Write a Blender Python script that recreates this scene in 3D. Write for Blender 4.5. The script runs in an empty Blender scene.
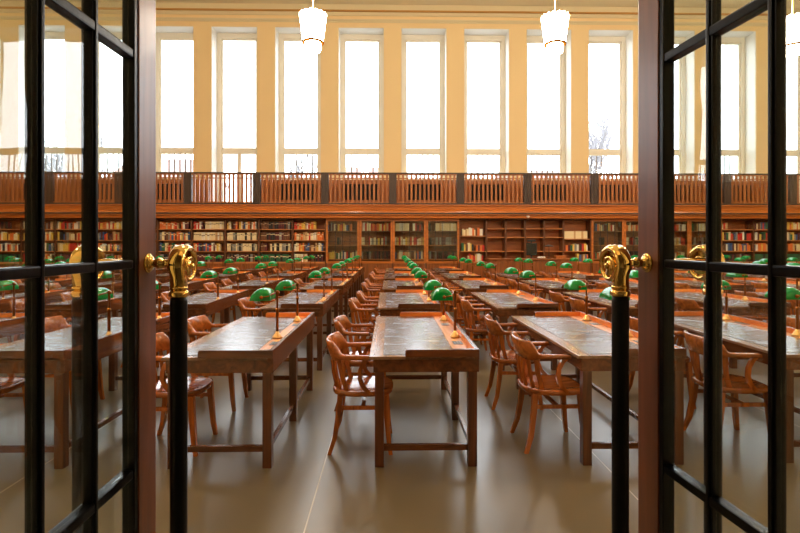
import bpy, bmesh, math, random
from mathutils import Vector, Matrix
R = random.Random(7)
PI = math.pi
sc = bpy.context.scene
C = sc.collection

# ------------------------------------------------------------------ materials
def lin(c):
    return tuple(((v / 255) / 12.92 if v / 255 <= .04045 else ((v / 255 + .055) / 1.055) ** 2.4) for v in c) + (1.0,)

def newmat(name):
    m = bpy.data.materials.new(name); m.use_nodes = True
    nt = m.node_tree
    return m, nt, nt.nodes['Principled BSDF'], nt.nodes['Material Output']

def plain(name, col, rough=.5, metal=0.0, spec=.5, coat=0.0, bump=0.0, bscale=40, vary=0.0):
    m, nt, p, o = newmat(name)
    p.inputs['Base Color'].default_value = lin(col)
    p.inputs['Roughness'].default_value = rough
    p.inputs['Metallic'].default_value = metal
    p.inputs['Specular IOR Level'].default_value = spec
    p.inputs['Coat Weight'].default_value = coat
    tc = nt.nodes.new('ShaderNodeTexCoord')
    n = nt.nodes.new('ShaderNodeTexNoise'); n.inputs['Scale'].default_value = bscale
    nt.links.new(tc.outputs['Object'], n.inputs['Vector'])
    if bump:
        b = nt.nodes.new('ShaderNodeBump'); b.inputs['Strength'].default_value = bump; b.inputs['Distance'].default_value = .01
        nt.links.new(n.outputs['Fac'], b.inputs['Height']); nt.links.new(b.outputs['Normal'], p.inputs['Normal'])
    if vary:
        mx = nt.nodes.new('ShaderNodeMixRGB'); mx.blend_type = 'MULTIPLY'; mx.inputs['Fac'].default_value = vary
        mx.inputs['Color1'].default_value = lin(col)
        nt.links.new(n.outputs['Fac'], mx.inputs['Color2']); nt.links.new(mx.outputs['Color'], p.inputs['Base Color'])
    return m

def wood(name, ca, cb, axis='y', rough=.3, scale=1.0, coat=.15, rnd=.25):
    m, nt, p, o = newmat(name)
    N = nt.nodes.new; L = nt.links.new
    tc = N('ShaderNodeTexCoord'); mp = N('ShaderNodeMapping')
    s = [16 * scale] * 3; s['xyz'.index(axis)] = 1.3 * scale
    mp.inputs['Scale'].default_value = s
    oi = N('ShaderNodeObjectInfo'); ad = N('ShaderNodeVectorMath'); ad.operation = 'ADD'
    cx = N('ShaderNodeVectorMath'); cx.operation = 'SCALE'; cx.inputs[3].default_value = 7.0
    L(oi.outputs['Random'], cx.inputs[0]); L(tc.outputs['Object'], mp.inputs['Vector'])
    L(mp.outputs['Vector'], ad.inputs[0]); L(cx.outputs[0], ad.inputs[1])
    n = N('ShaderNodeTexNoise'); n.inputs['Scale'].default_value = 1.0; n.inputs['Detail'].default_value = 5; n.inputs['Distortion'].default_value = 1.2
    L(ad.outputs[0], n.inputs['Vector'])
    r = N('ShaderNodeValToRGB'); r.color_ramp.elements[0].position = .3; r.color_ramp.elements[1].position = .72
    r.color_ramp.elements[0].color = lin(ca); r.color_ramp.elements[1].color = lin(cb)
    L(n.outputs['Fac'], r.inputs['Fac'])
    hs = N('ShaderNodeHueSaturation')
    ma = N('ShaderNodeMapRange'); ma.inputs['To Min'].default_value = 1 - rnd; ma.inputs['To Max'].default_value = 1 + rnd * .6
    L(oi.outputs['Random'], ma.inputs['Value']); L(ma.outputs['Result'], hs.inputs['Value'])
    L(r.outputs['Color'], hs.inputs['Color']); L(hs.outputs['Color'], p.inputs['Base Color'])
    p.inputs['Roughness'].default_value = rough; p.inputs['Coat Weight'].default_value = coat; p.inputs['Coat Roughness'].default_value = .12
    b = N('ShaderNodeBump'); b.inputs['Strength'].default_value = .06; b.inputs['Distance'].default_value = .004
    L(n.outputs['Fac'], b.inputs['Height']); L(b.outputs['Normal'], p.inputs['Normal'])
    return m

def glass(name, tint=(255, 255, 255), ior=1.5, wavy=0.0):
    m = bpy.data.materials.new(name); m.use_nodes = True
    nt = m.node_tree; nt.nodes.clear(); N = nt.nodes.new; L = nt.links.new
    o = N('ShaderNodeOutputMaterial'); mx = N('ShaderNodeMixShader'); t = N('ShaderNodeBsdfTransparent'); g = N('ShaderNodeBsdfGlossy')
    ge = N('ShaderNodeNewGeometry'); dt = N('ShaderNodeVectorMath'); dt.operation = 'DOT_PRODUCT'
    L(ge.outputs['Incoming'], dt.inputs[0]); L(ge.outputs['Normal'], dt.inputs[1])
    def mth(op, a, b_=None):
        n = N('ShaderNodeMath'); n.operation = op
        for k, v in enumerate((a, b_)):
            if v is None: continue
            if isinstance(v, (int, float)): n.inputs[k].default_value = v
            else: L(v, n.inputs[k])
        return n.outputs[0]
    r0 = ((ior - 1) / (ior + 1)) ** 2
    ca = mth('ABSOLUTE', dt.outputs['Value']); pw = mth('POWER', mth('SUBTRACT', 1.0, ca), 5.0)
    f = mth('ADD', mth('MULTIPLY', pw, 1 - r0), r0)
    t.inputs['Color'].default_value = lin(tint); g.inputs['Roughness'].default_value = 0.0
    L(f, mx.inputs[0]); L(t.outputs[0], mx.inputs[1]); L(g.outputs[0], mx.inputs[2]); L(mx.outputs[0], o.inputs[0])
    if wavy:
        tc = N('ShaderNodeTexCoord'); n = N('ShaderNodeTexNoise'); n.inputs['Scale'].default_value = 3.0
        b = N('ShaderNodeBump'); b.inputs['Strength'].default_value = wavy; b.inputs['Distance'].default_value = .02
        L(tc.outputs['Object'], n.inputs['Vector']); L(n.outputs['Fac'], b.inputs['Height']); L(b.outputs['Normal'], g.inputs['Normal'])
    return m

M = {}
M['desk'] = wood('desk_wood', (72, 40, 23), (122, 70, 40), 'y', .25, rnd=.15)
M['deskx'] = wood('desk_wood_cross', (72, 40, 23), (122, 70, 40), 'x', .25, rnd=.15)
M['deskz'] = wood('desk_wood_leg', (68, 38, 22), (114, 66, 38), 'z', .28, rnd=.15)
M['rail'] = wood('desk_rail_wood', (214, 108, 40), (246, 150, 66), 'x', .3, rnd=.12)  # desk wood for inner rail faces, warm lamplight put into the colour
M['railout'] = M['deskx']
M['border'] = wood('desk_border_wood', (122, 92, 70), (170, 132, 102), 'y', .2, rnd=.1)
M['traywood'] = wood('desk_tray_wood', (190, 130, 88), (224, 170, 128), 'y', .25, rnd=.1)
M['chair'] = wood('chair_wood', (134, 70, 28), (204, 114, 48), 'z', .22, rnd=.28)
M['chairx'] = wood('chair_wood_seat', (130, 68, 28), (198, 112, 50), 'x', .18, rnd=.25)
M['shelf'] = wood('bookcase_wood', (126, 72, 34), (180, 106, 52), 'x', .38, rnd=.1, coat=.05)
M['shelfz'] = wood('bookcase_wood_upright', (120, 68, 32), (172, 96, 44), 'z', .38, rnd=.1, coat=.05)
M['backp'] = wood('bookcase_back_wood', (146, 80, 38), (184, 108, 56), 'x', .4, rnd=.05, coat=0)
M['carcass'] = wood('bookcase_upright_wood', (84, 48, 26), (124, 72, 38), 'z', .4, rnd=.05, coat=0)
M['board'] = wood('shelf_board_wood', (186, 112, 56), (224, 150, 86), 'x', .35, rnd=.08, coat=.1)
M['fascia'] = wood('gallery_wood', (178, 98, 36), (220, 128, 52), 'x', .35, scale=.5, rnd=.03)
M['slat'] = wood('baluster_wood', (150, 86, 40), (194, 118, 58), 'z', .4, rnd=.08, coat=.03)
M['dark'] = wood('dark_post_wood', (62, 46, 38), (84, 64, 52), 'z', .5, rnd=.05, coat=0)
M['door'] = wood('door_wood', (98, 54, 32), (128, 72, 44), 'z', .36, rnd=.03, coat=.1)
M['black'] = plain('black_lacquer', (4, 4, 5), .28, spec=.16, bump=.06, bscale=60)
M['rod'] = plain('black_pull_rod', (5, 5, 6), .36, spec=.2)
M['brass'] = plain('polished_brass', (232, 190, 108), .1, metal=1.0, bump=.03, bscale=25)
M['ringgold'] = plain('gilt_ring', (96, 54, 10), .9, spec=0)
M['lampbase'] = plain('satin_brass', (214, 172, 118), .32, metal=.85)
M['bronze'] = plain('aged_bronze', (140, 88, 40), .32, metal=1.0)
M['leather'] = plain('dark_desk_inlay', (84, 82, 88), .25, spec=1.0, bump=.1, bscale=22, vary=.5)
def scuffed(m):
    nt = m.node_tree; N = nt.nodes.new; L = nt.links.new; p = nt.nodes['Principled BSDF']
    tc = N('ShaderNodeTexCoord'); mp = N('ShaderNodeMapping'); mp.inputs['Scale'].default_value = (5, 7, 5)
    n = N('ShaderNodeTexNoise'); n.inputs['Scale'].default_value = 1.0; n.inputs['Detail'].default_value = 6
    oi = N('ShaderNodeObjectInfo'); ad = N('ShaderNodeVectorMath'); ad.operation = 'ADD'; L(tc.outputs['Object'], mp.inputs['Vector']); L(mp.outputs['Vector'], ad.inputs[0]); L(oi.outputs['Location'], ad.inputs[1]); L(ad.outputs[0], n.inputs['Vector'])
    r = N('ShaderNodeMapRange'); r.inputs['From Min'].default_value = .35; r.inputs['From Max'].default_value = .65; r.inputs['To Min'].default_value = .21; r.inputs['To Max'].default_value = .29
    L(n.outputs['Fac'], r.inputs['Value']); L(r.outputs['Result'], p.inputs['Roughness'])
scuffed(M['leather'])
M['tray'] = plain('pen_tray_metal', (92, 92, 92), .35, metal=.7)
M['plaster'] = plain('yellow_plaster', (240, 216, 168), .85, spec=.2, bump=.05, bscale=12)
M['plaster_light'] = plain('cream_plaster', (222, 210, 176), .85, spec=.2, bump=.05, bscale=12)
M['winframe'] = plain('window_frame_paint', (232, 226, 210), .55, spec=.3)
M['reveal'] = plain('white_reveal_paint', (226, 226, 222), .7, spec=.3)
M['goldline'] = plain('ochre_moulding', (190, 140, 70), .6)
M['metalbar'] = plain('grey_bar_metal', (110, 108, 108), .5, metal=.3)
M['steel'] = plain('dark_screen_case', (52, 50, 48), .5)
M['iron'] = plain('dark_iron_grille', (34, 30, 28), .7)
M['screen'] = plain('screen_glass', (20, 20, 22), .15)
M['winglass'] = glass('window_glass', wavy=0)
M['doorglass'] = glass('door_glass', (244, 248, 247), 1.55, wavy=.05)
M['caseglass'] = glass('case_glass', (238, 240, 236), 1.45)
M['paper'] = plain('page_block', (232, 220, 190), .9)
M['white'] = plain('white_paper', (235, 232, 225), .8)
M['bark'] = plain('tree_bark', (132, 132, 138), .9, bump=.3)
M['bwall'] = plain('outside_render_wall', (140, 118, 114), .9)
M['bwall2'] = plain('outside_pale_wall', (134, 136, 140), .9)
M['broof'] = plain('outside_roof', (122, 96, 90), .9)
M['ground'] = plain('outside_paving', (150, 148, 144), .95)

def floor_mat():
    m, nt, p, o = newmat('linoleum_floor'); N = nt.nodes.new; L = nt.links.new
    tc = N('ShaderNodeTexCoord'); n = N('ShaderNodeTexNoise'); n.inputs['Scale'].default_value = .7; n.inputs['Detail'].default_value = 2
    L(tc.outputs['Object'], n.inputs['Vector'])
    r = N('ShaderNodeValToRGB'); r.color_ramp.elements[0].position = .32; r.color_ramp.elements[1].position = .7
    r.color_ramp.elements[0].color = lin((104, 92, 72)); r.color_ramp.elements[1].color = lin((120, 107, 84))
    L(n.outputs['Fac'], r.inputs['Fac'])
    sx = N('ShaderNodeSeparateXYZ'); L(tc.outputs['Object'], sx.inputs[0])
    def seam(sock, off, per, w):
        a = N('ShaderNodeMath'); a.operation = 'ADD'; a.inputs[1].default_value = off; L(sock, a.inputs[0])
        d = N('ShaderNodeMath'); d.operation = 'PINGPONG'; d.inputs[1].default_value = per / 2; L(a.outputs[0], d.inputs[0])
        c = N('ShaderNodeMath'); c.operation = 'LESS_THAN'; c.inputs[1].default_value = w; L(d.outputs[0], c.inputs[0])
        return c.outputs[0]
    s = seam(sx.outputs['X'], .47, 2.0, .004)
    mx = N('ShaderNodeMixRGB'); mx.inputs['Color2'].default_value = lin((190, 176, 152)); L(s, mx.inputs['Fac']); L(r.outputs['Color'], mx.inputs['Color1'])
    L(mx.outputs['Color'], p.inputs['Base Color'])
    n2 = N('ShaderNodeTexNoise'); n2.inputs['Scale'].default_value = 2.2; n2.inputs['Detail'].default_value = 1; L(tc.outputs['Object'], n2.inputs['Vector'])
    mr = N('ShaderNodeMapRange'); mr.inputs['To Min'].default_value = .27; mr.inputs['To Max'].default_value = .31; L(n2.outputs['Fac'], mr.inputs['Value'])
    L(mr.outputs['Result'], p.inputs['Roughness'])
    p.inputs['Specular IOR Level'].default_value = .5
    return m
M['floor'] = floor_mat()

def shade_mat():
    m, nt, p, o = newmat('green_lamp_glass'); N = nt.nodes.new; L = nt.links.new
    p.inputs['Base Color'].default_value = lin((6, 160, 84)); p.inputs['Roughness'].default_value = .1
    p.inputs['Coat Weight'].default_value = .6; p.inputs['Coat Roughness'].default_value = .04
    t = N('ShaderNodeBsdfTranslucent'); t.inputs['Color'].default_value = lin((40, 220, 120))
    mx = N('ShaderNodeMixShader'); mx.inputs[0].default_value = .4
    L(p.outputs[0], mx.inputs[1]); L(t.outputs[0], mx.inputs[2]); L(mx.outputs[0], o.inputs[0])
    return m
M['green'] = shade_mat()
M['milk'] = plain('milk_glass_lining', (225, 240, 228), .3)

def emit(name, col, s):
    m, nt, p, o = newmat(name)
    p.inputs['Base Color'].default_value = lin(col); p.inputs['Emission Color'].default_value = lin(col); p.inputs['Emission Strength'].default_value = s
    return m
M['pendant'] = emit('lit_pendant_glass', (255, 240, 220), 34.0)

# ------------------------------------------------------------------ mesh building
def rotz(a): return Matrix.Rotation(a, 4, 'Z')

class MB:
    def __init__(s): s.bm = bmesh.new(); s.mi = 0; s.smooth = False
    def _mark(s, fs):
        for f in fs: f.material_index = s.mi; f.smooth = s.smooth
    def box(s, a, b, bev=0.0, mat=None, seg=2):
        a, b = Vector(a), Vector(b)
        r = bmesh.ops.create_cube(s.bm, size=1.0)
        v = r['verts']; c = (a + b) / 2; d = b - a
        for q in v:
            q.co = Vector((q.co.x * d.x, q.co.y * d.y, q.co.z * d.z)) + c
        es = list({e for q in v for e in q.link_edges}); fs = list({f for q in v for f in q.link_faces})
        s._mark(fs)
        if bev:
            rr = bmesh.ops.bevel(s.bm, geom=es, offset=bev, segments=seg, affect='EDGES', profile=.7)
            s._mark(rr['faces']); v = list({q for f in rr['faces'] for q in f.verts} | {q for q in v if q.is_valid})
        if mat is not None:
            for q in v:
                if q.is_valid: q.co = mat @ q.co
        return v
    def rings(s, rs, close=False, caps=True):
        """rs: list of vertex position rings (equal length) joined by quads"""
        vs = [[s.bm.verts.new(p) for p in r] for r in rs]
        n = len(rs[0]); fs = []
        for i in range(len(vs) - (0 if close else 1)):
            a, b = vs[i], vs[(i + 1) % len(vs)]
            for j in range(n):
                try: fs.append(s.bm.faces.new((a[j], a[(j + 1) % n], b[(j + 1) % n], b[j])))
                except ValueError: pass
        if caps and not close:
            fs.append(s.bm.faces.new(list(reversed(vs[0])))); fs.append(s.bm.faces.new(vs[-1]))
        s._mark(fs); return vs
    def tube(s, pts, rad, n=8, caps=True, sq=None, up=(0, 0, 1)):
        """round tube (or rectangle sq=(w,h) per point) along pts"""
        pts = [Vector(p) for p in pts]; rs = []
        for i, p in enumerate(pts):
            t = (pts[min(i + 1, len(pts) - 1)] - pts[max(i - 1, 0)]).normalized()
            u = Vector(up)
            if abs(t.dot(u)) > .97: u = Vector((1, 0, 0))
            x = t.cross(u).normalized(); y = x.cross(t).normalized()
            if sq:
                w, h = sq[i] if isinstance(sq[0], (tuple, list)) else sq
                w /= 2; h /= 2; k = .22 * min(w, h)
                ring = [(w, h - k), (w - k, h), (-w + k, h), (-w, h - k), (-w, -h + k), (-w + k, -h), (w - k, -h), (w, -h + k)]
                rs.append([p + x * a + y * b for a, b in ring])
            else:
                r = rad[i] if isinstance(rad, (tuple, list)) else rad
                rs.append([p + (x * math.cos(2 * PI * j / n) + y * math.sin(2 * PI * j / n)) * r for j in range(n)])
        return s.rings(rs, caps=caps)
    def lathe(s, prof, n=24, org=(0, 0, 0), axis='z', caps=True, mod=None):
        o = Vector(org); rs = []
        for k, (r, h) in enumerate(prof):
            ring = []
            for j in range(n):
                a = 2 * PI * j / n; rr = r * (mod(k, a) if mod else 1)
                c, d = rr * math.cos(a), rr * math.sin(a)
                ring.append(o + Vector({'z': (c, d, h), 'x': (h, c, d), 'y': (d, h, c)}[axis]))
            rs.append(ring)
        return s.rings(rs, caps=caps)
    def sphere(s, c, r, n=12, sc=(1, 1, 1)):
        q = bmesh.ops.create_uvsphere(s.bm, u_segments=n, v_segments=max(6, n // 2), radius=r)
        for v in q['verts']: v.co = Vector((v.co.x * sc[0], v.co.y * sc[1], v.co.z * sc[2])) + Vector(c)
        s._mark({f for v in q['verts'] for f in v.link_faces})
    def xform(s, m): s.bm.transform(m); return s
    def mesh(s, name, mats, flip=True):
        if flip: bmesh.ops.recalc_face_normals(s.bm, faces=s.bm.faces)
        me = bpy.data.meshes.new(name); s.bm.to_mesh(me); s.bm.free()
        for m in (mats if isinstance(mats, (list, tuple)) else [mats]): me.materials.append(m)
        return me
    def build(s, name, mats, parent=None, loc=None):
        o = bpy.data.objects.new(name, s.mesh(name, mats)); C.objects.link(o)
        if parent: o.parent = parent
        if loc: o.location = loc
        return o

def put(name, me, parent=None, loc=(0, 0, 0)):
    o = bpy.data.objects.new(name, me); C.objects.link(o); o.location = loc
    if parent: o.parent = parent
    return o
def tag(o, label=None, cat=None, group=None, kind=None):
    if label: o['label'] = label
    if cat: o['category'] = cat
    if group: o['group'] = group
    if kind: o['kind'] = kind
    return o
def thing(name, label, cat, loc=(0, 0, 0), rz=0, group=None, kind=None):
    o = bpy.data.objects.new(name, None); C.objects.link(o); o.location = loc; o.rotation_euler = (0, 0, rz); o.empty_display_size = .1
    return tag(o, label, cat, group, kind)
def copy_tree(o, parent=None):
    c = o.copy(); C.objects.link(c)
    if parent: c.parent = parent
    for ch in kids(o): copy_tree(ch, c)
    return c
KIDS = {}
def kids(o):
    if o.name not in KIDS: KIDS[o.name] = list(o.children)
    return KIDS[o.name]
def struct(o, label, cat): return tag(o, label, cat, kind='structure')

ORD = ['', 'first', 'second', 'third', 'fourth', 'fifth', 'sixth', 'seventh', 'eighth', 'ninth', 'tenth', 'eleventh', 'twelfth', 'thirteenth', 'fourteenth', 'fifteenth', 'sixteenth', 'seventeenth', 'eighteenth', 'nineteenth', 'twentieth', 'twenty-first', 'twenty-second', 'twenty-third', 'twenty-fourth', 'twenty-fifth']

# ------------------------------------------------------------------ camera
CAM_H = 1.58
cam = bpy.data.cameras.new('camera'); co = bpy.data.objects.new('camera', cam); C.objects.link(co); sc.camera = co
cam.sensor_width = 36; cam.lens = 36 * 500 / 800; cam.clip_start = .05; cam.clip_end = 500
co.location = (0, 0, CAM_H); co.rotation_euler = (PI / 2, 0, -math.radians(1.15))
cam.shift_y = -(266.5 - 243.5) / 800

# ------------------------------------------------------------------ room constants
XL, XR = -16.4, 19.0
XC, PITCH = 4.83, 2.365
Y_BAL, Y_CASE, Y_PIL, Y_WIN = 17.5, 17.75, 18.78, 19.4
H_GAL, H_CEIL = 2.94, 10.5
Y_NEAR = .9

b = MB(); b.box((XL - .3, -3.2, -.12), (XR + .3, Y_WIN + .3, 0)); struct(b.build('floor', M['floor']), 'smooth brown linoleum floor of the reading room', 'floor')
b = MB(); b.box((XL - .3, Y_NEAR - .3, H_CEIL), (XR + .3, Y_WIN + .3, H_CEIL + .2)); struct(b.build('ceiling', M['plaster_light']), 'plain cream ceiling above the tall windows', 'ceiling')
for nm, x0, x1 in (('wall_left', XL - .3, XL), ('wall_right', XR, XR + .3)):
    b = MB(); b.box((x0, Y_NEAR - .3, 0), (x1, Y_WIN + .3, H_CEIL)); o = struct(b.build(nm, M['plaster']), 'yellow plaster side wall of the reading room', 'wall')
    xa, xb = (x1, x1 + .06) if nm == 'wall_left' else (x0 - .06, x0)
    b = MB(); b.box((xa, Y_NEAR, 0), (xb, Y_WIN, 2.9)); b.build('panelling', M['shelfz'], o)
# near wall with the doorway (x from DL to DR), lobby behind the camera
DL, DR, DH = -.90, 1.035, 3.06
b = MB()
b.box((XL, Y_NEAR - .3, 0), (DL, Y_NEAR, H_CEIL)); b.box((DR, Y_NEAR - .3, 0), (XR, Y_NEAR, H_CEIL)); b.box((DL, Y_NEAR - .3, DH), (DR, Y_NEAR, H_CEIL))
o = struct(b.build('wall_near', M['plaster']), 'yellow plaster wall around the doorway', 'wall')
b = MB()
b.box((-2.6, -3.2, 0), (-2.4, Y_NEAR - .3, 3.5)); b.box((2.4, -3.2, 0), (2.6, Y_NEAR - .3, 3.5)); b.box((-2.4, -3.2, 0), (2.4, -3.0, 3.5)); b.box((-2.6, -3.2, 3.5), (2.6, Y_NEAR - .3, 3.6))
struct(b.build('wall_lobby', M['plaster_light']), 'pale walls of the lobby outside the doorway', 'wall')

# ------------------------------------------------------------------ far wall
def win_x(i): return XC + PITCH * i
WIN_I = [k + .5 for k in range(-9, 6)]
OPEN_W = 1.70
def is_door(i): return abs(abs(i) - 4.5) < .01
b = MB()
xs = [XL] + [win_x(i) for i in WIN_I] + [XR]
edges = []
for i in WIN_I:
    edges.append((win_x(i) - OPEN_W / 2, win_x(i) + OPEN_W / 2))
prev = XL
for a, c in edges:
    if a - prev > .02: b.box((prev, Y_PIL, H_GAL), (a, Y_WIN + .3, 9.68))
    prev = c
b.box((prev, Y_PIL, H_GAL), (XR, Y_WIN + .3, 9.68))
b.box((XL, Y_PIL, 9.68), (XR, Y_WIN + .3, H_CEIL))
for i, (a, c) in zip(WIN_I, edges):
    if not is_door(i): b.box((a, Y_PIL + .02, H_GAL), (c, Y_WIN + .3, 3.98))
struct(b.build('wall_far', M['plaster']), 'yellow plaster wall of tall piers between the windows', 'wall')
b = MB(); b.box((XL, 18.2, 0), (XR, 18.3, H_GAL - .1)); struct(b.build('wall_far_lower', M['shelf']), 'wooden wall behind the bookcases under the gallery', 'wall')
# mouldings over the windows
b = MB()
b.mi = 0; b.box((XL, Y_PIL - .03, 9.86), (XR, Y_PIL, 9.92)); b.box((XL, Y_PIL - .07, 9.92), (XR, Y_PIL, 9.97)); b.box((XL, Y_PIL - .05, 10.11), (XR, Y_PIL, 10.24))
b.mi = 1; b.box((XL, Y_PIL - .12, 10.24), (XR, Y_PIL, 10.29)); b.mi = 0; b.box((XL, Y_PIL - .1, 10.29), (XR, Y_PIL, H_CEIL))
struct(b.build('trim_1', [M['plaster_light'], M['goldline']]), 'cream and ochre cornice above the windows', 'cornice')

for k, i in enumerate(WIN_I):
    x = win_x(i); a, c = x - OPEN_W / 2, x + OPEN_W / 2
    dr = is_door(i); z0 = H_GAL if dr else 3.98
    nm = f'window_{k + 1}'
    t = thing(nm, ('tall window with a gallery door in its lower part' if dr else 'tall white window over the gallery') + f', {ORD[k + 1]} along the far wall', 'window', (x, Y_WIN, z0), kind='structure')
    h = 9.68 - z0; w = OPEN_W / 2; g = .63
    f = MB()
    f.box((-w, -.03, 0), (-g - .06, .12, h - .2)); f.box((g + .06, -.03, 0), (w, .12, h - .2)); f.box((-w, -.03, h - .2), (w, .12, h))
    f.box((-g - .06, .02, 0), (-g, .1, h - .2)); f.box((g, .02, 0), (g + .06, .1, h - .2)); f.box((-g, .021, h - .26), (g, .1, h - .2))
    zt = 5.03 - z0
    f.box((-g, -.01, zt), (g, .1, zt + .24)); f.box((-g, .02, 0), (g, .1, .12))
    if dr: f.box((-.07, 0, .12), (.07, .1, zt))
    f.build('frame', M['winframe'], t)
    rv = MB(); yp = Y_PIL - Y_WIN + .03
    rv.box((-w, yp, 0), (-w + .012, -.03, h)); rv.box((w - .012, yp, 0), (w, -.03, h)); rv.box((-w + .012, yp, h - .012), (w - .012, -.03, h)); rv.build('reveal', M['reveal'], t)
    p = MB(); p.box((-g, .055, .1), (g, .063, zt)); p.box((-g, .055, zt + .24), (g, .063, h - .2)); p.build('pane', M['winglass'], t)
    if not dr:
        q = MB()
        for j in range(5): q.box((-.42 + .21 * j - .022, .24, .1), (-.42 + .21 * j + .022, .26, zt + .1))
        q.box((-g - .1, .24, zt + .06), (g + .1, .27, zt + .1)); q.build('safety_bars', M['metalbar'], t)
    s = MB(); s.box((-w, -.12, -.03), (w, -.03, .02), .005); s.build('window_sill', M['winframe'], t)

# gallery
b = MB(); b.box((XL, Y_BAL - .02, H_GAL - .12), (XR, Y_PIL + .02, H_GAL)); struct(b.build('floor_gallery', M['shelf']), 'wooden floor of the gallery above the bookcases', 'floor')
prof = [(Y_BAL - .06, 2.94), (Y_BAL - .10, 2.93), (Y_BAL - .10, 2.90), (Y_BAL - .04, 2.885), (Y_BAL - .03, 2.76), (Y_BAL - .10, 2.70), (Y_BAL - .11, 2.655), (Y_BAL - .05, 2.65),
        (Y_BAL - .05, 2.615), (Y_BAL - .08, 2.605), (Y_BAL - .08, 2.57), (Y_BAL - .02, 2.555), (Y_BAL - .01, 2.47), (Y_CASE + .2, 2.47), (Y_CASE + .2, 2.82), (Y_BAL, 2.82)]
b = MB(); b.rings([[(XL, y, z) for y, z in prof], [(XR, y, z) for y, z in prof]]); fo = struct(b.build('trim_2', M['fascia']), 'moulded wooden fascia under the gallery railing', 'trim')
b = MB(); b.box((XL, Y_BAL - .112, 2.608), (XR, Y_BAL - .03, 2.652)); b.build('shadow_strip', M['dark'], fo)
# panelling on the window side of the gallery, with dark grilles
b = MB(); g = MB()
def panel_seg(x0, x1):
    b.box((x0, 18.62, H_GAL), (x1, Y_PIL - .002, 3.2)); b.box((x0, 18.62, 3.8), (x1, Y_PIL - .002, 3.93)); b.box((x0, 18.59, 3.91), (x1, Y_PIL - .002, 3.95))
prev = XL
for i, (a, c) in zip(WIN_I, edges):
    x = win_x(i)
    if is_door(i):
        panel_seg(prev, a); b.box((prev, 18.62, 3.2), (a, Y_PIL - .002, 3.8)); prev = c
    else:
        panel_seg(prev, c); b.box((prev, 18.62, 3.2), (x - .68, Y_PIL - .002, 3.8)); b.box((x + .68, 18.62, 3.2), (c, Y_PIL - .002, 3.8)); prev = c
        g.box((x - .68, 18.72, 3.2), (x + .68, 18.75, 3.8))
        for j in range(9): g.box((x - .62 + j * .15, 18.68, 3.2), (x - .59 + j * .15, 18.72, 3.8))
panel_seg(prev, XR); b.box((prev, 18.62, 3.2), (XR, Y_PIL - .002, 3.8))
o = struct(b.build('trim_3', M['slat']), 'wooden panelling below the windows on the gallery', 'panelling'); g.build('radiator_grille', M['iron'], o)

t = thing('gallery_railing', 'wooden gallery railing of dark posts and slats over the bookcases', 'railing', (0, Y_BAL, H_GAL))
b = MB(); b.box((XL, -.07, 1.07), (XR, .07, 1.115), .01); b.build('handrail', M['dark'], t)
b = MB(); b.box((XL, -.06, 0), (XR, .06, .05)); b.build('bottom_rail', M['dark'], t)
pm = MB()
pm.box((-.13, -.075, .05), (.13, .075, 1.07))
for j in range(4): pm.box((-.115 + j * .066, -.09, .05), (-.115 + j * .066 + .032, -.075, 1.07))
pm = pm.mesh('post', M['dark'])
bm_ = MB(); NB = 14; W = PITCH - .26
bm_.box((-W / 2, -.035, .05), (W / 2, .035, .09)); bm_.box((-W / 2, -.03, .90), (W / 2, .03, .93)); bm_.box((-W / 2, -.035, 1.03), (W / 2, .035, 1.07))
for j in range(NB):
    x = -W / 2 + W * (j + .5) / NB
    bm_.box((x - .034, -.03, .09), (x + .034, .03, 1.03))
bm_ = bm_.mesh('slat_panel', M['slat'])
for k in range(-9, 7):
    x = XC + PITCH * k
    if XL < x < XR: put('post', pm, t, (x, 0, 0))
    if XL < x + PITCH / 2 - 1 and x + PITCH / 2 + 1 < XR: put('slat_panel', bm_, t, (x + PITCH / 2, 0, 0))

# small pale disc on the fascia
b = MB(); b.smooth = True; b.lathe([(.0, 0), (.055, 0), (.06, -.01), (.055, -.025), (.001, -.03)], 20, (0, 0, 0), 'y')
tag(b.build('wall_disc', M['white'], None, (XC + .02, Y_BAL - .02, 2.535)), 'small round pale disc on the wooden fascia over the empty shelves', 'disc')

# ------------------------------------------------------------------ bookcases and books
BCOL = {'cream': (244, 226, 184), 'white': (246, 240, 226), 'red': (206, 50, 36), 'orange': (232, 122, 54), 'brown': (112, 70, 44), 'black': (38, 34, 36),
        'green': (52, 104, 72), 'blue': (60, 92, 146), 'grey': (150, 148, 142), 'yellow': (238, 198, 90), 'maroon': (96, 36, 40), 'tan': (214, 172, 120)}
BK = list(BCOL)
for k in BK: M['bk_' + k] = plain('book_cover_' + k, BCOL[k], .55, bump=.05, bscale=50)
PAL = {'mix': 'cream white red orange brown black green blue grey yellow maroon tan cream red'.split(), 'cream': 'cream cream cream white tan'.split(),
       'dark': 'brown black maroon brown black maroon grey'.split(), 'warm': 'red orange cream yellow cream red tan orange white'.split(), 'green': 'green green green black'.split(),
       'creamdark': 'cream black cream black grey'.split(), 'pale': 'cream yellow tan white cream orange blue brown'.split(), 'redset': 'red red maroon white orange'.split()}
book_cache = {}
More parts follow.
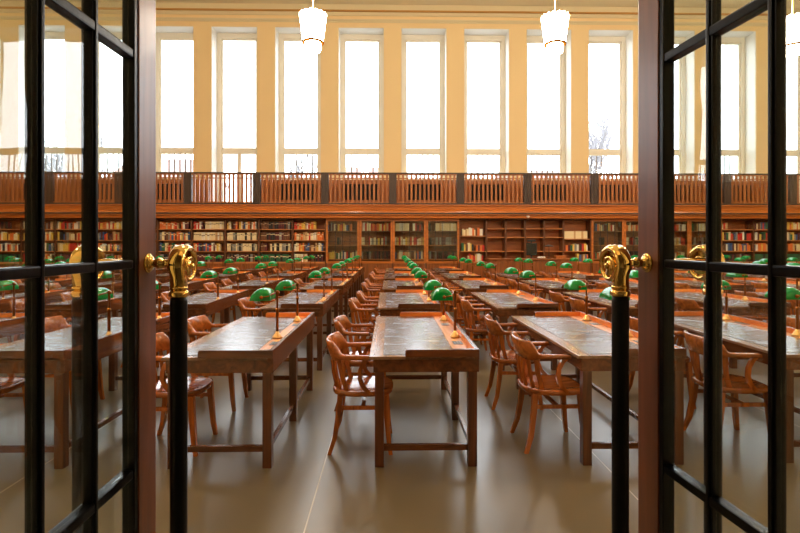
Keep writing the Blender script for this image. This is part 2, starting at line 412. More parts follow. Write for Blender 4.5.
def book_mesh(col, w, h, d):
    key = (col, w, h, d)
    if key not in book_cache:
        b = MB()
        b.mi = 0
        b.box((-w / 2, .012, 0), (-w / 2 + .006, d, h)); b.box((w / 2 - .006, .012, 0), (w / 2, d, h))
        n = 5
        b.rings([[(-w / 2 + w * j / n, .012 * (2 * j / n - 1) ** 2, z) for j in range(n + 1)] + [(w / 2 - .003, .018, z), (-w / 2 + .003, .018, z)] for z in (0, h)])
        b.mi = 1; b.box((-w / 2 + .006, .018, .006), (w / 2 - .006, d - .008, h - .006))
        b.mi = 2; q = R.uniform(.5, .78); b.box((-w / 2 + .004, -.0015, h * q), (w / 2 - .004, .004, h * (q + R.uniform(.04, .12))))
        lab = M['bk_cream'] if col not in ('cream', 'white', 'tan', 'yellow') else M['bk_brown']
        book_cache[key] = b.mesh('book', [M['bk_' + col], M['paper'], lab])
    return book_cache[key]
stuff = MB(); NBOOK = [0]
CASE_BACK = .34
def fill_row(x0, x1, z, hmax, pal, frac=1.0, single=None, gap=.0, y=Y_CASE + .05):
    """books standing from x0 to x0 + frac of the width; single: text used in labels when each book is an object"""
    x = x0 + .015; end = x0 + (x1 - x0) * frac - .015; k = 0; out = []
    while True:
        w = R.choice((.045, .055, .065, .08)); 
        if pal in ('cream', 'dark', 'green'): w = R.choice((.06, .075))
        if x + w > end: break
        h = min(hmax - .04, R.choice((.21, .24, .265, .29))); d = R.choice((.17, .2))
        if pal in ('dark', 'cream', 'green', 'creamdark'): h = min(hmax - .04, .27 if pal != 'creamdark' else R.choice((.25, .27)))
        c = R.choice(PAL[pal]); k += 1
        if gap and R.random() < gap: x += w * 1.5; continue
        out.append((x, w, h, d, c, k)); x += w + .003
    n = len(out)
    for q, (x, w, h, d, c, k) in enumerate(out):
        if single and NBOOK[0] < 300 :
            NBOOK[0] += 1
            o = put('book', book_mesh(c, w, h, d), None, (x + w / 2, y + R.uniform(0, .015), z + .002))
            tag(o, f'{c} book {ORD[q + 1]} on {single}', 'book', 'books on the ' + single)
        else:
            stuff.mi = BK.index(c); yy = y + R.uniform(0, .015)
            stuff.box((x, yy, z + .002), (x + w, yy + d, z + h))

def bookcase(x0, x1, kind, rows, label, single=None):
    """kind open: (shelf heights, palettes, fill); kind glazed has a framed glass door over a plinth cupboard"""
    top = 2.47
    t = thing('bookcase', label, 'bookcase', ((x0 + x1) / 2, Y_CASE, 0))
    w = (x1 - x0) / 2; d = .43
    c = MB(); c.box((-w, 0, 0), (-w + .03, d, top)); c.box((w - .03, 0, 0), (w, d, top)); c.box((-w, 0, top - .05), (w, d, top)); c.box((-w, -.01, 0), (w, d, .08))
    c.build('carcass', M['carcass'], t)
    c = MB(); c.box((-w + .03, d - .03, .08), (w - .03, d, top - .05)); c.build('back_panel', M['backp'], t)
    q = MB(); q.box((-w + .04, -.012, .1), (-.005, .012, .86)); q.box((.005, -.012, .1), (w - .04, .012, .86)); q.build('cupboard_door', M['shelfz'], t)
    for z in sorted({r[0] for r in rows} | {.9}):
        s = MB(); s.box((-w + .03, .015, z - .028), (w - .03, d - .03, z)); s.build('shelf', M['board'], t)
    if kind == 'glazed':
        f = MB(); m = .075
        f.box((-w + .005, -.03, .88), (-w + m, .0, top)); f.box((w - m, -.03, .88), (w - .005, 0, top)); f.box((-w + m, -.03, top - .1), (w - m, 0, top)); f.box((-w + m, -.03, .88), (w - m, 0, .95))
        do = f.build('glass_door', M['fascia'], t)
        g = MB()
        for j in range(1, 4): g.box((-w + m + (2 * w - 2 * m) * j / 4 - .007, -.022, .95), (-w + m + (2 * w - 2 * m) * j / 4 + .007, -.008, top - .1))
        for z in (1.3, 1.66, 2.02): g.box((-w + m, -.022, z - .007), (w - m, -.008, z + .007))
        g.build('lattice', M['dark'], do)
        p = MB(); p.box((-w + m, -.017, .95), (w - m, -.013, top - .1)); p.build('pane', M['caseglass'], do)
    zs = sorted(r[0] for r in rows)
    for (z, pal, frac, *rest) in rows:
        if not pal: continue
        up = [q for q in zs if q > z]; hm = (up[0] if up else top - .05) - z - .03
        nm = None
        if single: nm = f'{single[0].get(round(z, 2), "lower")} shelf of {single[1]}'
        segs = pal if isinstance(pal, list) else [(pal, 0, frac)]
        for (pl, f0, f1) in segs:
            fill_row(x0 + .035 + (x1 - x0 - .07) * f0, x1 - .035 if f1 >= 1 else x0 + .035 + (x1 - x0 - .07) * f1, z, hm, pl, 1.0, nm)
    return t

ROWN = {2.09: 'top', 1.70: 'second', 1.31: 'third', .93: 'fourth'}
GL0 = XC - 3 * PITCH            # where the glazed cases begin
BW = PITCH / 2
def mixrows():
    ps = ['mix', 'pale', 'warm', 'mix', 'dark']
    return [(2.09, R.choice(ps), R.choice((1, .9, .6))), (1.70, R.choice(ps), 1), (1.31, R.choice(ps), R.choice((1, .85))), (.93, R.choice(['dark', 'mix', 'green']), 1)]
left_rows = [
    [(2.09, [('warm', 0, .72)], 1), (1.70, [('warm', 0, 1)], 1), (1.31, [('pale', 0, 1)], 1), (.93, [('cream', 0, .45), ('dark', .5, 1)], 1)],
    [(2.09, 'dark', 1), (1.70, 'dark', 1), (1.31, [('dark', 0, .28), ('creamdark', .3, 1)], 1), (.93, 'green', 1)],
    [(2.09, [('pale', 0, .2), ('redset', .2, .35), ('pale', .38, 1)], 1), (1.70, 'creamdark', 1), (1.31, 'creamdark', 1), (.93, 'dark', 1)],
    [(2.09, [('redset', 0, .35), ('cream', .37, 1)], 1), (1.70, [('cream', 0, 1)], 1), (1.31, [('mix', 0, .9)], 1), (.93, 'dark', 1)],
    [(2.09, [('warm', 0, .66), ('redset', .68, 1)], 1), (1.70, 'mix', 1), (1.31, 'mix', 1), (.93, 'dark', 1)]]
for k in range(12):
    x1 = GL0 - BW * k; x0 = max(x1 - BW, XL)
    if x1 - x0 < .4: break
    nm = f'open bookcase {ORD[k + 1]} left of the glazed cases'
    sg = f'{ORD[k + 1]} open bookcase left of glazed cases'
    bookcase(x0, x1, 'open', left_rows[k] if k < 5 else mixrows(), 'wooden ' + nm, (ROWN, sg) if k < 5 else None)
gp = ['pale', 'mix', 'dark', 'warm']
def grow(a): return [(2.03, a[0], a[4] if len(a) > 4 else 1), (1.53, a[1], 1), (1.03, a[2], 1)]
for s in (0, 1):
    for k in range(4):
        x0 = GL0 + BW * k if s == 0 else XC + PITCH + BW * k
        a = [[('mix', 0, .8)], [('dark', .3, .5)], 'mix'] if k == 0 else [[('warm', 0, 1)], [('cream', 0, .2), ('mix', .25, .9)], 'dark'] if k == 1 else \
            [[('cream', 0, .55), ('redset', .6, 1)], 'warm', 'pale'] if k == 2 else [[('green', 0, .2), ('cream', .25, 1)], 'dark', 'dark']
        bookcase(x0, x0 + BW, 'glazed', grow(a), f'glazed bookcase {ORD[k + 1]} of four on the ' + ('left side of the empty shelves' if s == 0 else 'right side of the empty shelves'))
c0, c1 = XC - PITCH, XC + PITCH
ws = [.97, .69, .69, .69, .69, .99]; x = c0; tot = sum(ws)
for k, w in enumerate(ws):
    w = w * (c1 - c0) / tot
    CN = {1.86: 'upper', 1.31: 'middle', .93: 'lower'}
    if k == 0: bookcase(x, x + w, 'open', [(1.86, [('pale', .08, 1)], 1), (1.31, [('mix', .05, .6), ('redset', .62, 1)], 1), (.93, [('warm', .3, 1)], 1)], 'open bookcase with few books at the left end of the empty shelves', (CN, 'case left of the empty shelves'))
    elif k == 5: bookcase(x, x + w, 'open', [(1.75, [('cream', 0, 1)], 1), (1.31, [('mix', 0, 1)], 1), (.93, [('pale', .5, 1)], 1)], 'open bookcase with cream binders, right end of the empty shelves', ({1.75: 'upper', 1.31: 'middle', .93: 'lower'}, 'case right of the empty shelves'))
    else: bookcase(x, x + w, 'open', [(2.12, None, 0), (1.81, None, 0), (1.31, None, 0)], f'empty open bookcase, {ORD[k]} of four behind the service counter')
    x += w
for k in range(6):
    x0 = XC + 3 * PITCH + BW * k; x1 = min(x0 + BW, XR)
    if x1 - x0 < .4: break
    rr = [(2.09, [('warm', 0, .25)], 1), (1.70, 'mix', 1), (1.31, 'pale', 1), (.93, 'dark', 1)] if k == 0 else mixrows()
    bookcase(x0, x1, 'open', rr, f'wooden open bookcase {ORD[k + 1]} right of the glazed cases', (ROWN, f'{ORD[k + 1]} open bookcase right of glazed cases') if k < 2 else None)
so = stuff.build('shelved_books', [M['bk_' + k] for k in BK]); tag(so, 'rows of books filling the other bookcase shelves along the far wall', 'books', kind='stuff')

# ------------------------------------------------------------------ reading desk
DW, DL_, DT, DRH = .777, 1.95, .785, .833
def make_desk():
    t = thing('reading_desk', 'd', 'desk')
    b = MB(); b.box((0, 0, DT - .022), (DW - .03, DL_, DT), .004); 
    b.build('tabletop', M['border'], t)
    b = MB(); b.box((.1, .05, DT - .001), (.61, DL_ - .05, DT + .003), .002); b.build('inlay', M['leather'], t)
    b = MB(); b.box((.62, .03, DT - .001), (DW - .031, DL_ - .03, DT + .0015)); b.build('pen_strip', M['traywood'], t)
    for y0 in (0, DL_ - .03):
        b = MB()
        v = b.box((.255, y0, DT - .02), (DW, y0 + .03, DRH), .0)
        fs = [e for e in b.bm.edges if abs(e.verts[0].co.x - .255) < 1e-4 and abs(e.verts[1].co.x - .255) < 1e-4 and abs(e.verts[0].co.z - DRH) < 1e-4 and abs(e.verts[1].co.z - DRH) < 1e-4]
        bmesh.ops.bevel(b.bm, geom=fs, offset=.02, segments=4, affect='EDGES', profile=.5)
        # the inner face has the desk lamps' glow painted in as lighter, warmer wood
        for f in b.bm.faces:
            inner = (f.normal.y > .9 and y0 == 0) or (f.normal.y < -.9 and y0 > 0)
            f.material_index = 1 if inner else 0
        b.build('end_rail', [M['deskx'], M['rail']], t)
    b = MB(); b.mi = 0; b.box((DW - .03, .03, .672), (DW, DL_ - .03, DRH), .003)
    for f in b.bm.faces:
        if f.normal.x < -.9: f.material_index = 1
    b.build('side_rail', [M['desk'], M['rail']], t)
    b = MB()
    b.box((.03, .012, .672), (DW, .036, DT - .02)); b.box((.03, DL_ - .036, .672), (DW, DL_ - .012, DT - .02)); b.box((.03, .036, .672), (.054, DL_ - .036, DT - .022))
    b.build('apron', M['desk'], t)
    L = .064
    for x, y in ((.04, .014), (.04, DL_ - .014 - L), (DW - .012 - L, .014), (DW - .012 - L, DL_ / 2 - L / 2), (DW - .012 - L, DL_ - .014 - L)):
        b = MB(); b.box((x, y, 0), (x + L, y + L, .76 if x < .3 else .70), .003); b.build('leg', M['deskz'], t)
    b = MB(); b.box((.1, .03, .11), (DW - .07, .06, .152), .003); b.build('stretcher', M['deskx'], t)
    b = MB(); b.box((.1, DL_ - .06, .11), (DW - .07, DL_ - .03, .152), .003); b.build('stretcher', M['deskx'], t)
    b = MB(); b.box((DW - .06, .07, .112), (DW - .03, DL_ - .07, .15), .003); b.build('stretcher', M['desk'], t)
    for y in (.47, 1.38):
        b = MB(); b.box((.65, y - .065, DT - .001), (.725, y + .065, DT + .004), .002)
        b.mi = 1
        for j in range(3): b.box((.659 + j * .022, y - .055, DT + .003), (.67 + j * .022, y + .055, DT + .0055))
        b.build('pen_tray', [M['steel'], M['tray']], t)
    return t

# ------------------------------------------------------------------ armchair (faces +x)
def make_chair():
    t = thing('armchair', 'c', 'chair')
    # seat: rounded D outline, dished top
    out = []
    for j in range(28):
        a = 2 * PI * j / 28; cx, cy = math.cos(a), math.sin(a)
        p = 3.2
        r = 1 / (abs(cx) ** p + abs(cy) ** p) ** (1 / p)
        x = r * cx; y = r * cy
        out.append((x * .235 + .0, y * (.235 if x > 0 else .235 - .02 * x * x)))
    b = MB(); b.smooth = True
    def ring(s, z): return [(x * s, y * s, z) for x, y in out]
    b.rings([ring(.9, .432), ring(.985, .438), ring(1, .448), ring(1, .466), ring(.985, .474), ring(.93, .475), ring(.7, .467), ring(.4, .461), ring(.1, .462)])
    b.build('seat', M['chairx'], t)
    # bow: arms and crest in one swept band
    pts = []
    N = 36
    for j in range(N + 1):
        s = -1 + 2 * j / N
        a = abs(s)
        if a > .55:
            f = (a - .55) / .45; x = -.10 + f * .175; y = .235 + .018 * f
        else:
            th = a / .55 * PI / 2; x = -.10 - .15 * math.cos(th) ** .8; y = .235 * math.sin(th) ** .85
        pts.append((x, math.copysign(y, s) if a else 0.0, a))
    rs = []
    for j, (x, y, a) in enumerate(pts):
        q0, q1 = pts[max(j - 1, 0)], pts[min(j + 1, N)]
        tx, ty = q1[0] - q0[0], q1[1] - q0[1]; l = math.hypot(tx, ty); nx, ny = ty / l, -tx / l   # outward
        if nx * (x + .1) + ny * y < 0: nx, ny = -nx, -ny
        k = min(1, max(0, (.47 - a) / .14)); k = k * k * (3 - 2 * k)
        zb = .718 - .02 * k; zt = .75 + .097 * k; th = .052 * (1 - k) + .026 * k
        lean = .03 * k
        e = .008
        rn = [(-th / 2, zb + e), (-th / 2 + e, zb), (th / 2 - e, zb), (th / 2, zb + e), (th / 2 + lean, zt - e), (th / 2 + lean - e, zt), (-th / 2 + lean + e, zt), (-th / 2 + lean, zt - e)]
        rs.append([(x + nx * d, y + ny * d, z) for d, z in rn])
    b = MB(); b.smooth = True; b.rings(rs); b.build('arm_bow', M['chairx'], t)
    b = MB()
    for k in range(7):
        a = (k - 3) / 3 * 1.15
        bx, by = -.03 - .185 * math.cos(a), .195 * math.sin(a)
        tx_, ty_ = -.10 - .15 * math.cos(a) ** .8, .235 * math.sin(a)
        w = .036 if k in (0, 6) else .024
        d = Vector((0, 0, 1)); th = math.atan2(by, bx + .03)
        m = []
        for f in (0, .5, 1):
            px, py, pz = bx + (tx_ - bx) * f - .008 * math.sin(PI * f), by + (ty_ - by) * f, .44 + .28 * f
            m.append([(px + math.cos(th) * u - math.sin(th) * v, py + math.sin(th) * u + math.cos(th) * v, pz) for u, v in ((.008, w / 2), (-.008, w / 2), (-.008, -w / 2), (.008, -w / 2))])
        b.rings(m)
    b.build('back_slats', M['chair'], t)
    for s in (-1, 1):
        P = [(.045, .247), (.012, .249), (-.012, .248), (-.015, .245), (.005, .238), (.045, .228), (.07, .222)]
        Z = [.725, .69, .64, .58, .52, .475, .45]
        W = [.044, .036, .03, .03, .034, .04, .04]
        b = MB(); b.tube([(x, s * y, z) for (x, y), z in zip(P, Z)], 0, sq=[(w, .026) for w in W], up=(0, 1, 0)) if False else None
        rr = []
        for (x, y), z, w in zip(P, Z, W):
            rr.append([(x - w / 2, s * y - .013, z), (x + w / 2, s * y - .013, z), (x + w / 2, s * y + .013, z), (x - w / 2, s * y + .013, z)])
        b.rings(rr); b.build('arm_support', M['chair'], t)
    legs = {}
    for s in (-1, 1):
        for nm, P in (('r', [(-.165, .165, .44), (-.178, .175, .3), (-.205, .19, .12), (-.245, .208, 0)]), ('f', [(.175, .19, .44), (.185, .197, .28), (.2, .204, .1), (.215, .212, 0)])):
            rr = []
            for q, (x, y, z) in enumerate(P):
                w = (.021, .02, .0175, .014)[q]
                rr.append([(x - w, s * y - w, z), (x + w, s * y - w, z), (x + w, s * y + w, z), (x - w, s * y + w, z)])
            b = MB(); b.rings(rr); b.build('leg', M['chair'], t)
        b = MB(); b.box((-.178, s * .178 - .01, .325), (.182, s * .178 + .01, .355), .003); b.build('stretcher', M['chair'], t)
    b = MB(); b.box((-.01, -.17, .33), (.02, .17, .352), .003); b.build('stretcher', M['chair'], t)
    return t

# ------------------------------------------------------------------ desk lamp (arm towards -x)
def make_lamp():
    t = thing('desk_lamp', 'l', 'lamp')
    b = MB(); b.smooth = True; b.lathe([(.041, 0), (.043, .006), (.041, .012), (.032, .02), (.026, .032), (.018, .04), (.014, .055)], 20); b.build('base', M['lampbase'], t)
    b = MB(); b.smooth = True; b.lathe([(.0125, .05), (.0125, .22), (.016, .225), (.016, .24), (.011, .25)], 12); b.build('pole', M['bronze'], t)
    b = MB(); b.smooth = True; b.lathe([(.008, .24), (.008, .375), (.012, .38), (.012, .392), (.004, .40)], 10); b.build('stem', M['bronze'], t)
    b = MB(); b.smooth = True
    b.tube([(.02, 0, .378), (-.015, 0, .38)], .009, 8)
    for s in (-1, 1):
        b.tube([(-.012, 0, .38), (-.03, s * .07, .372), (-.05, s * .118, .36), (-.105, s * .122, .352)], .0055, 6)
    b.build('yoke', M['bronze'], t)
    b = MB(); b.smooth = True
    for s in (-1, 1): b.lathe([(.006, s * .112), (.014, s * .118), (.014, s * .13), (.007, s * .136)], 12, (-.105, 0, .352), 'y')
    b.build('pivot_knob', M['bronze'], t)
    # shade: half barrel along y with rounded ends, open below, milk-white inside
    cx, cz, hx, hz, hy = -.107, .322, .088, .1, .112
    def shell(off):
        rs = []
        n = 12
        ys = [-1, -.985, -.93, -.8, -.5, 0, .5, .8, .93, .985, 1]
        for u in ys:
            k = max(0.0, 1 - abs(u) ** 5) ** .38 if abs(u) < 1 else 0.0
            k = .55 + .45 * k
            ring = []
            for j in range(n + 1):
                a = PI * j / n
                x = -math.cos(a) * (hx - off) * (.9 + .1 * k); z = math.sin(a) ** .85 * (hz - off) * k
                x += -.012 * (1 - math.sin(a))
                ring.append((cx + x, u * (hy - off * 1.0), cz + z + off * 0))
            rs.append(ring)
        return rs
    b = MB(); b.smooth = True
    for off, mi in ((0, 0), (.004, 1)):
        rs = shell(off); vs = [[b.bm.verts.new(p) for p in r] for r in rs]; b.mi = mi; fs = []
        for i in range(len(vs) - 1):
            for j in range(len(vs[0]) - 1): fs.append(b.bm.faces.new((vs[i][j], vs[i][j + 1], vs[i + 1][j + 1], vs[i + 1][j])))
        fs.append(b.bm.faces.new(vs[0])); fs.append(b.bm.faces.new(list(reversed(vs[-1]))))
        b._mark(fs)
        if off == 0: v0 = vs
        else:
            for j in (0, len(vs[0]) - 1):
                for i in range(len(vs) - 1): b.bm.faces.new((v0[i][j], v0[i + 1][j], vs[i + 1][j], vs[i][j]))
    me = b.mesh('lamp_shade', [M['green'], M['milk']], flip=True); put('lamp_shade', me, t)
    b = MB(); b.smooth = True; b.sphere((cx, 0, cz + .045), .02, 10, (1, 1.8, 1)); b.build('bulb', M['bulb'], t)
    return t
M['bulb'] = emit('lamp_bulb', (255, 206, 140), 30.0)

desk0, chair0, lamp0 = make_desk(), make_chair(), make_lamp()
used = {'d': 0, 'c': 0, 'l': 0}
def inst(src, key):
    used[key] += 1
    return src if used[key] == 1 else copy_tree(src)

X0 = -.147; Y0, PER = 3.515, 2.68
cols = {0: (X0, 5)}
for k in range(1, 9): cols[-k] = (X0 - 1.45 * k, 5)
for k in range(1, 8): cols[k] = (X0 + 1.48 * k, 5)
cols[2] = (cols[2][0], 4); cols[3] = (cols[3][0], 4); cols[4] = (cols[4][0], 4)
def colname(k):
    if k == 0: return 'centre column'
    return f'{ORD[abs(k)]} column {"left" if k < 0 else "right"} of centre'
DNAME = ['front', 'second', 'third', 'fourth', 'fifth']
TWEAK = {(1, 0): (.0, 0, 0), (-1, 0): (.0, 0, 0)}
def rel_dx(x, y): return abs(x + .02 * y) / y
SKIP = set()
for k in sorted(cols, key=abs):
    cx, n = cols[k]; rr = random.Random(100 + k)
    for r in range(n):
        y = Y0 + PER * r
        jx, jy, ja = rr.uniform(-.02, .02), rr.uniform(-.03, .03), math.radians(rr.uniform(-.4, .4))
        if k == 0 and r == 0: jx = jy = ja = 0
        if (k, r) in TWEAK: jx, jy, ja = TWEAK[(k, r)]
        x = cx + jx; y += jy
        inx = min(rel_dx(x - .4, y + DL_), rel_dx(x + DW, y + DL_), rel_dx(x + DW, y + .2), rel_dx(x - .4, y + .2))
        if inx > .86: continue
        dn = f'{DNAME[r]} desk in {colname(k)}'
        d = inst(desk0, 'd'); d.location = (x, y, 0); d.rotation_euler.z = ja
        where = 'nearest the open doors' if r == 0 else f'{DNAME[r]} from the doors'
        tag(d, f'wooden reading desk with raised rails, {where} in {colname(k)}', 'desk', 'reading desks in columns')
        for q, (cy, ly) in enumerate(((.445, .705), (1.415, 1.615))):
            nf = 'nearer' if q == 0 else 'farther'
            if (k, r, q) not in SKIP:
                c = inst(chair0, 'c'); c.location = (x - cy * math.sin(ja) - .066 + rr.uniform(-.05, .005), y + cy + rr.uniform(-.03, .03), 0); c.rotation_euler.z = math.radians(rr.uniform(-3, 3))
                if k in (0, -1) and r == 0 and q == 0: c.location = (x - .062, y + .445, 0); c.rotation_euler.z = 0
                tag(c, f'wooden armchair, {nf} seat of the {dn}', 'chair', 'armchairs at the reading desks')
            l = inst(lamp0, 'l'); l.location = (x - ly * math.sin(ja) + DW - .08 - (.045 if k == -1 and r == 0 else 0) + rr.uniform(-.004, .002), y + ly, DT + .003); l.rotation_euler.z = math.radians(rr.uniform(-4, 4))
            tag(l, f'green-shaded brass lamp, {nf} seat of the {dn}', 'lamp', 'green desk lamps')

# ------------------------------------------------------------------ service counter by the empty shelves
CX0, CX1, CY = 3.15, 5.95, 15.75
t = thing('service_counter', 'panelled wooden service counter in front of the empty shelves', 'counter', (CX0, CY, 0))
w = CX1 - CX0
b = MB(); b.box((-.04, -.04, 1.06), (w + .04, .64, 1.1), .005); b.build('countertop', M['shelf'], t)
b = MB(); b.box((0, .02, 0), (w, .06, 1.06)); b.box((0, .06, 0), (.04, .6, 1.06)); b.box((w - .04, .06, 0), (w, .6, 1.06)); b.build('body', M['shelfz'], t)
for j in range(5):
    b = MB(); b.box((j * w / 5 + .03, 0, .1), ((j + 1) * w / 5 - .03, .03, 1.0), .006); b.build('front_panel', M['shelfz'], t)
def spot(px, y): return (math.tan(math.atan((px - 400) / 500) + math.radians(1.15)) * y)
t = thing('computer_monitor', 'dark computer monitor standing on the service counter', 'monitor', (spot(531.5, 16.05), 16.05, 1.1))
b = MB(); b.box((-.17, -.02, .1), (.17, .03, .5), .01); b.build('casing', M['steel'], t)
b = MB(); b.box((-.15, -.024, .12), (.15, -.019, .48)); b.build('screen', M['screen'], t)
b = MB(); b.box((-.12, -.08, 0), (.12, .1, .02), .004); b.box((-.03, .0, .02), (.03, .03, .12)); b.build('stand', M['steel'], t)
tt = MB(); tt.box((-.13, -.03, .54), (.13, .06, .6), .01); tt.box((-.02, 0, .5), (.02, .03, .54)); tt.build('webcam_hood', M['steel'], t)
t = thing('counter_lamp', 'small dark flat-headed lamp on the counter beside the monitor', 'lamp', (spot(549, 16.0), 16.0, 1.1))
b = MB(); b.lathe([(.07, 0), (.07, .015), (.01, .02), (.01, .40)], 14); b.build('stand', M['steel'], t)
b = MB(); b.smooth = True; b.lathe([(.02, .44), (.1, .42), (.15, .395), (.15, .38), (.01, .39)], 16); b.build('head', M['steel'], t)
b = MB(); b.smooth = True
for q in range(3): b.sphere((-.07 + q * .07, .0, .034), .05, 10, (1.3, 1, .65))
o = b.build('crumpled_paper', M['white'], None, (spot(541.5, 15.85), 15.85, 1.101)); tag(o, 'low pale heap of paper on the counter in front of the lamp', 'paper')
b = MB(); b.box((-.16, -.1, 0), (.16, .1, .09), .006); b.mi = 1; b.box((-.165, -.105, .07), (.165, .105, .095), .004)
o = b.build('card_box', [M['slat'], M['fascia']], None, (spot(560, 15.95), 15.95, 1.1)); tag(o, 'small brown card box on the service counter', 'box')

# ------------------------------------------------------------------ pendants
def make_pendant():
    t = thing('pendant_lamp', 'p', 'pendant lamp')
    n = 16
    b = MB(); b.smooth = True
    seg = 96
    prof = [(.215, .235), (.225, .26), (.30, .80)]
    rs = []
    for (r, z) in prof:
        ring = []
        for j in range(seg):
            a = 2 * PI * j / seg; m = abs(math.cos(n * a / 2)); top = z > .7
            rr = r * (.965 + .035 * m); zz = z + (.035 * m if top else 0)
            ring.append((rr * math.cos(a), rr * math.sin(a), zz))
        rs.append(ring)
    b.rings(rs, caps=False); b.lathe([(.29, .79), (.02, .81)], 24, caps=False)
    b.build('shade', M['pendant'], t)
    b = MB(); b.smooth = True; b.lathe([(.222, .2), (.236, .205), (.236, .232), (.222, .238)], 32); b.build('ring', M['ringgold'], t)
    b = MB(); b.smooth = True; b.lathe([(.001, .0), (.10, .005), (.155, .03), (.17, .06), (.175, .2)], 24); b.build('globe', M['pendant'], t)
    b = MB(); b.smooth = True; b.lathe([(.012, .8), (.012, H_CEIL - 5.77 - .1), (.07, H_CEIL - 5.77 - .06), (.07, H_CEIL - 5.77)], 12); b.build('rod', M['brass'], t)
    return t
p0 = make_pendant(); first = True
PX = [spot(313, 11), spot(555, 11)]
stp = PX[1] - PX[0]
for row, y in ((0, 11.0), (1, 5.3)):
    for q in ((0, 1, 2, 3) if row == 0 else (-2, -1, 0, 1, 2, 3)):
        p = p0 if first else copy_tree(p0); first = False
        x = PX[0] + stp * q
        if row == 0:
            nm = {0: 'left one of the two between the open door leaves', 1: 'right one of the two between the open door leaves', 2: 'seen past the glass of the right door', -1: 'beyond the left door leaf', -2: 'by the left end of the hall', 3: 'by the right end of the hall'}[q]
        else: nm = {0: 'first left of the doors', 1: 'first right of the doors', 2: 'second right of the doors', -1: 'second left of the doors', -2: 'third left of the doors', 3: 'third right of the doors'}[q] + ' of the nearer row'
        p.location = (x, y, 5.77); tag(p, f'lit white pendant lamp, {nm}', 'pendant lamp', 'pendant lamps')

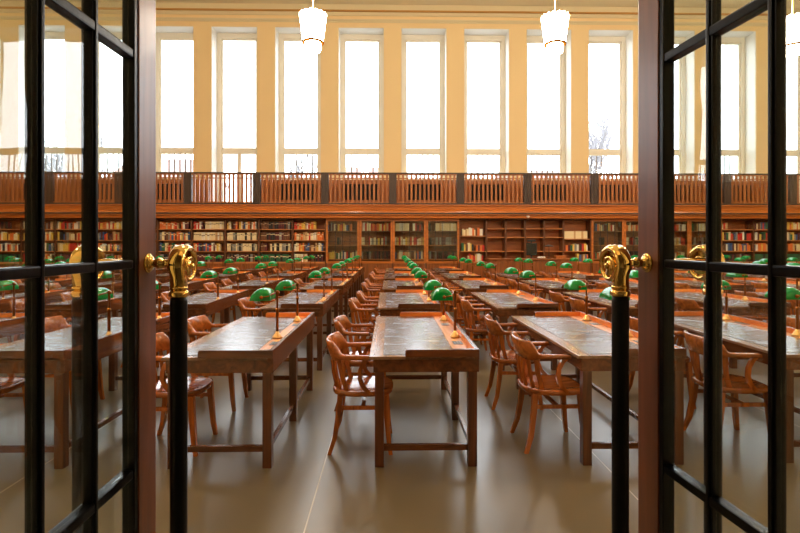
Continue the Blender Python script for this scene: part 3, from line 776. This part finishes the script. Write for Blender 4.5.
# ------------------------------------------------------------------ glazed double doors
def make_door(name, hinge, lock, n_sign, label):
    """local x runs from the hinge to the lock edge, local +y*n_sign points into the passage; the passage face is y = 0"""
    hx, hy = hinge; ang = math.atan2(lock[1] - hy, lock[0] - hx); W = math.hypot(lock[0] - hx, lock[1] - hy)
    t = thing(name, label, 'door', (hx, hy, 0), ang, kind='structure')
    T = .05; H = 3.02
    def Y(a, b_): return sorted((a * n_sign, b_ * n_sign))
    def bx(b, x0, x1, z0, z1, ya=-T, yb=0.0, bev=.004):
        y0, y1 = Y(ya, yb); b.box((x0, y0, z0), (x1, y1, z1), bev)
    s1 = W - .118
    b = MB(); bx(b, s1, W, .012, H); bx(b, 0, .12, .012, H); bx(b, .12, s1, .012, .14); bx(b, .12, s1, H - .12, H)
    b.build('frame', M['door'], t)
    g = MB(); xs = [W - .345, W - .565]
    zs = [.822, 1.512, 2.204]
    bx(g, s1 - .022, s1, .14, H - .12, -T + .005, -.004, .003); bx(g, .12, .14, .14, H - .12, -T + .005, -.004, .003)
    for x in xs: bx(g, x - .012, x + .012, .14, H - .12, -T + .010, -.012, .003); bx(g, x - .006, x + .006, .14, H - .12, -T + .003, -.005, .003)
    for z in zs: bx(g, .14, s1 - .022, z - .014, z + .014, -T + .005, -.007, .005)
    g.build('glazing_bars', M['black'], t)
    xe = [.14] + sorted(xs) + [s1 - .022]; ze = [.14] + zs + [H - .12]
    for i in range(3):
        for j in range(4):
            p = MB(); y0, y1 = Y(-T / 2 - .002, -T / 2 + .002)
            p.box((xe[i] + (.012 if i else 0), y0, ze[j] + (.014 if j else 0)), (xe[i + 1] - (.012 if i < 2 else 0), y1, ze[j + 1] - (.014 if j < 3 else 0))); p.build('pane', M['doorglass'], t)
    # pulls, one each side: lathe-turned mount, scroll head curling towards the lock edge, black rod
    for side in (1, -1):
        base = 0.0 if side > 0 else -T
        off = (.104 if n_sign < 0 else .099) if side > 0 else (.18 if n_sign < 0 else .2)
        px = W - .055; yc = (base + side * off) * n_sign; d = side * n_sign
        m = MB(); m.smooth = True
        y0 = base * n_sign
        pr = [(.026, .0), (.028, .008), (.022, .014), (.013, .018), (.014, .026), (.018, .034), (.018, .046), (.013, .052), (.015, .07), (.019, off - .02)]
        m.lathe([(r, y0 + d * h) for r, h in pr], 16, (px, 0, 1.512), 'y')
        m.lathe([(.034, y0 + d * .0), (.034, y0 + d * .004), (.02, y0 + d * .008)], 20, (px, 0, 1.512), 'y')
        h_ = m.build('door_handle', M['brass'], t)
        # scroll: a flat band spiralling in the door plane
        bw = .027
        path = [(px, 1.40), (px, 1.47)]
        r0 = .06; c_ = (px + r0 * .7, 1.5)
        K = 46; pts = []
        for q in range(K + 1):
            f = q / K; a = PI - f * 2 * PI * 1.62
            r = .060 * (1 - f) ** .75 + .010
            pts.append((c_[0] + r * math.cos(a) * .95, c_[1] + r * math.sin(a)))
        path = path + pts
        th = [.027, .026] + [.024 * (1 - q / K) + .006 for q in range(K + 1)]
        s = MB(); s.smooth = True; rs = []
        for q, (x, z) in enumerate(path):
            a0, a1 = path[max(q - 1, 0)], path[min(q + 1, len(path) - 1)]
            tx, tz = a1[0] - a0[0], a1[1] - a0[1]; l = math.hypot(tx, tz) or 1; nx, nz = -tz / l, tx / l
            h2 = th[q]; w2 = bw * (1.0 if q < 12 else 1.0 + .12 * math.sin(q * .2))
            if q > 1: x, z = x - nx * 0, z
            ring = []
            for j in range(10):
                u = 2 * PI * j / 10; cu, su = math.cos(u), math.sin(u)
                e = .7
                ring.append((x + nx * math.copysign(abs(cu) ** e, cu) * h2 * (.5 if q > 1 else 1), yc + math.copysign(abs(su) ** e, su) * w2, z + nz * math.copysign(abs(cu) ** e, cu) * h2 * (.5 if q > 1 else 1)))
            rs.append(ring)
        s.rings(rs); 
        s.lathe([(.0005, yc - bw * .95), (.034, yc - bw * .9), (.034, yc + bw * .9), (.0005, yc + bw * .95)], 24, (c_[0], 0, c_[1]), 'y')
        s.sphere((c_[0], yc + d * bw, c_[1]), .011, 12)
        s.lathe([(.029, 1.395), (.033, 1.40), (.033, 1.412), (.028, 1.418)], 16, (px, yc, 0)); s.lathe([(.029, 1.423), (.031, 1.427), (.028, 1.432)], 16, (px, yc, 0))
        s.build('scroll', M['brass'], h_)
        r = MB(); r.smooth = True; r.lathe([(.027, .42), (.0285, .44), (.0285, 1.38), (.026, 1.398)], 20, (px, yc, 0)); r.build('pull_rod', M['rod'], h_)
        r = MB(); r.smooth = True; r.lathe([(.02, .36), (.03, .38), (.03, .42), (.027, .425)], 16, (px, yc, 0)); r.lathe([(q2, y0 + d * h2) for q2, h2 in ((.026, 0), (.02, .01), (.011, .02), (.011, off))], 14, (px, 0, .4), 'y'); r.build('foot_mount', M['brass'], h_)
    return t
make_door('door_1', (-.842, .905), (-.834, 1.80), -1, 'left leaf of the open glazed double door with brass scroll pull')
make_door('door_2', (.9755, .908), (.9014, 1.80), 1, 'right leaf of the open glazed double door with brass scroll pull')

# ------------------------------------------------------------------ outside
b = MB(); b.box((-90, Y_WIN + .35, -.6), (110, 160, -.1)); struct(b.build('ground_outside', M['ground']), 'pale paved ground outside the windows', 'ground')
def tree(x, y, h, seed, label):
    rr = random.Random(seed); b = MB()
    def grow(p, d, l, r, lev):
        n = 4; pts = [p]; q = p.copy(); dd = d.copy()
        for i in range(n):
            dd = (dd + Vector((rr.uniform(-.16, .16), rr.uniform(-.16, .16), rr.uniform(-.03, .12)))).normalized(); q = q + dd * l / n; pts.append(q.copy())
        b.tube(pts, [r * (1 - .45 * i / n) for i in range(n + 1)], 5 if lev < 2 else 4)
        if lev < 4:
            for i in range(1, n + 1):
                for _ in range(2 if lev < 3 else 1):
                    a = rr.uniform(0, 2 * PI); sp = rr.uniform(.45, .8)
                    nd = (dd + Vector((math.cos(a) * sp, math.sin(a) * sp, rr.uniform(.0, .35)))).normalized()
                    if i >= 2 or lev > 0: grow(pts[i], nd, l * rr.uniform(.5, .68), r * .5, lev + 1)
    grow(Vector((0, 0, -.1)), Vector((0, 0, 1)), h * .42, h * .017, 0)
    return tag(b.build('bare_tree', M['bark'], None, (x, y, 0)), label, 'tree')
tree(15.3, 34, 14.5, 3, 'leafless tree outside the window just inside the right door leaf')
tree(-23.5, 36, 14, 5, 'leafless tree outside the window behind the left door leaf')
tree(-9.5, 48, 12.5, 8, 'leafless tree outside the third window from the left door')
def building(x0, x1, y, h, mat, label):
    t = thing('building', label, 'building', ((x0 + x1) / 2, y, -.1)); w = (x1 - x0) / 2
    b = MB(); b.box((-w, 0, 0), (w, 10, h)); b.build('walls', mat, t)
    b = MB(); b.rings([[(-w - .4, -.5, h), (-w - .4, 10.5, h), (-w - .4, 5, h + 3)], [(w + .4, -.5, h), (w + .4, 10.5, h), (w + .4, 5, h + 3)]]); b.build('roof', M['broof'], t)
    for j in range(int(w * 2 / 3)):
        for q in range(int(h / 3.2)):
            b = MB(); b.box((-w + 1 + j * 3, -.06, 1 + q * 3.2), (-w + 2.2 + j * 3, -.01, 2.7 + q * 3.2)); b.build('window', M['metalbar'], t)
building(-33, -23, 60, 9.5, M['bwall'], 'pink rendered building outside beyond the leftmost clear window')
building(15, 26, 62, 8.5, M['bwall'], 'pink rendered building outside the window beneath the middle pendant lamp')
building(-8, 2, 66, 9.5, M['bwall2'], 'pale grey building outside the window beside the middle pier')

# ------------------------------------------------------------------ world and render look
w = bpy.data.worlds.new('sky'); sc.world = w; w.use_nodes = True
bg = w.node_tree.nodes['Background']; bg.inputs['Color'].default_value = (.88, .95, 1.0, 1); bg.inputs['Strength'].default_value = 5.8
cy = sc.cycles
cy.max_bounces = 8; cy.diffuse_bounces = 5; cy.glossy_bounces = 4; cy.transmission_bounces = 4; cy.transparent_max_bounces = 24
cy.caustics_reflective = False; cy.caustics_refractive = False; cy.sample_clamp_indirect = 8; cy.sample_clamp_direct = 0
vs = sc.view_settings
vs.view_transform = 'Standard'; vs.look = 'None'; vs.gamma = 1; vs.use_curve_mapping = False; vs.exposure = 0.68
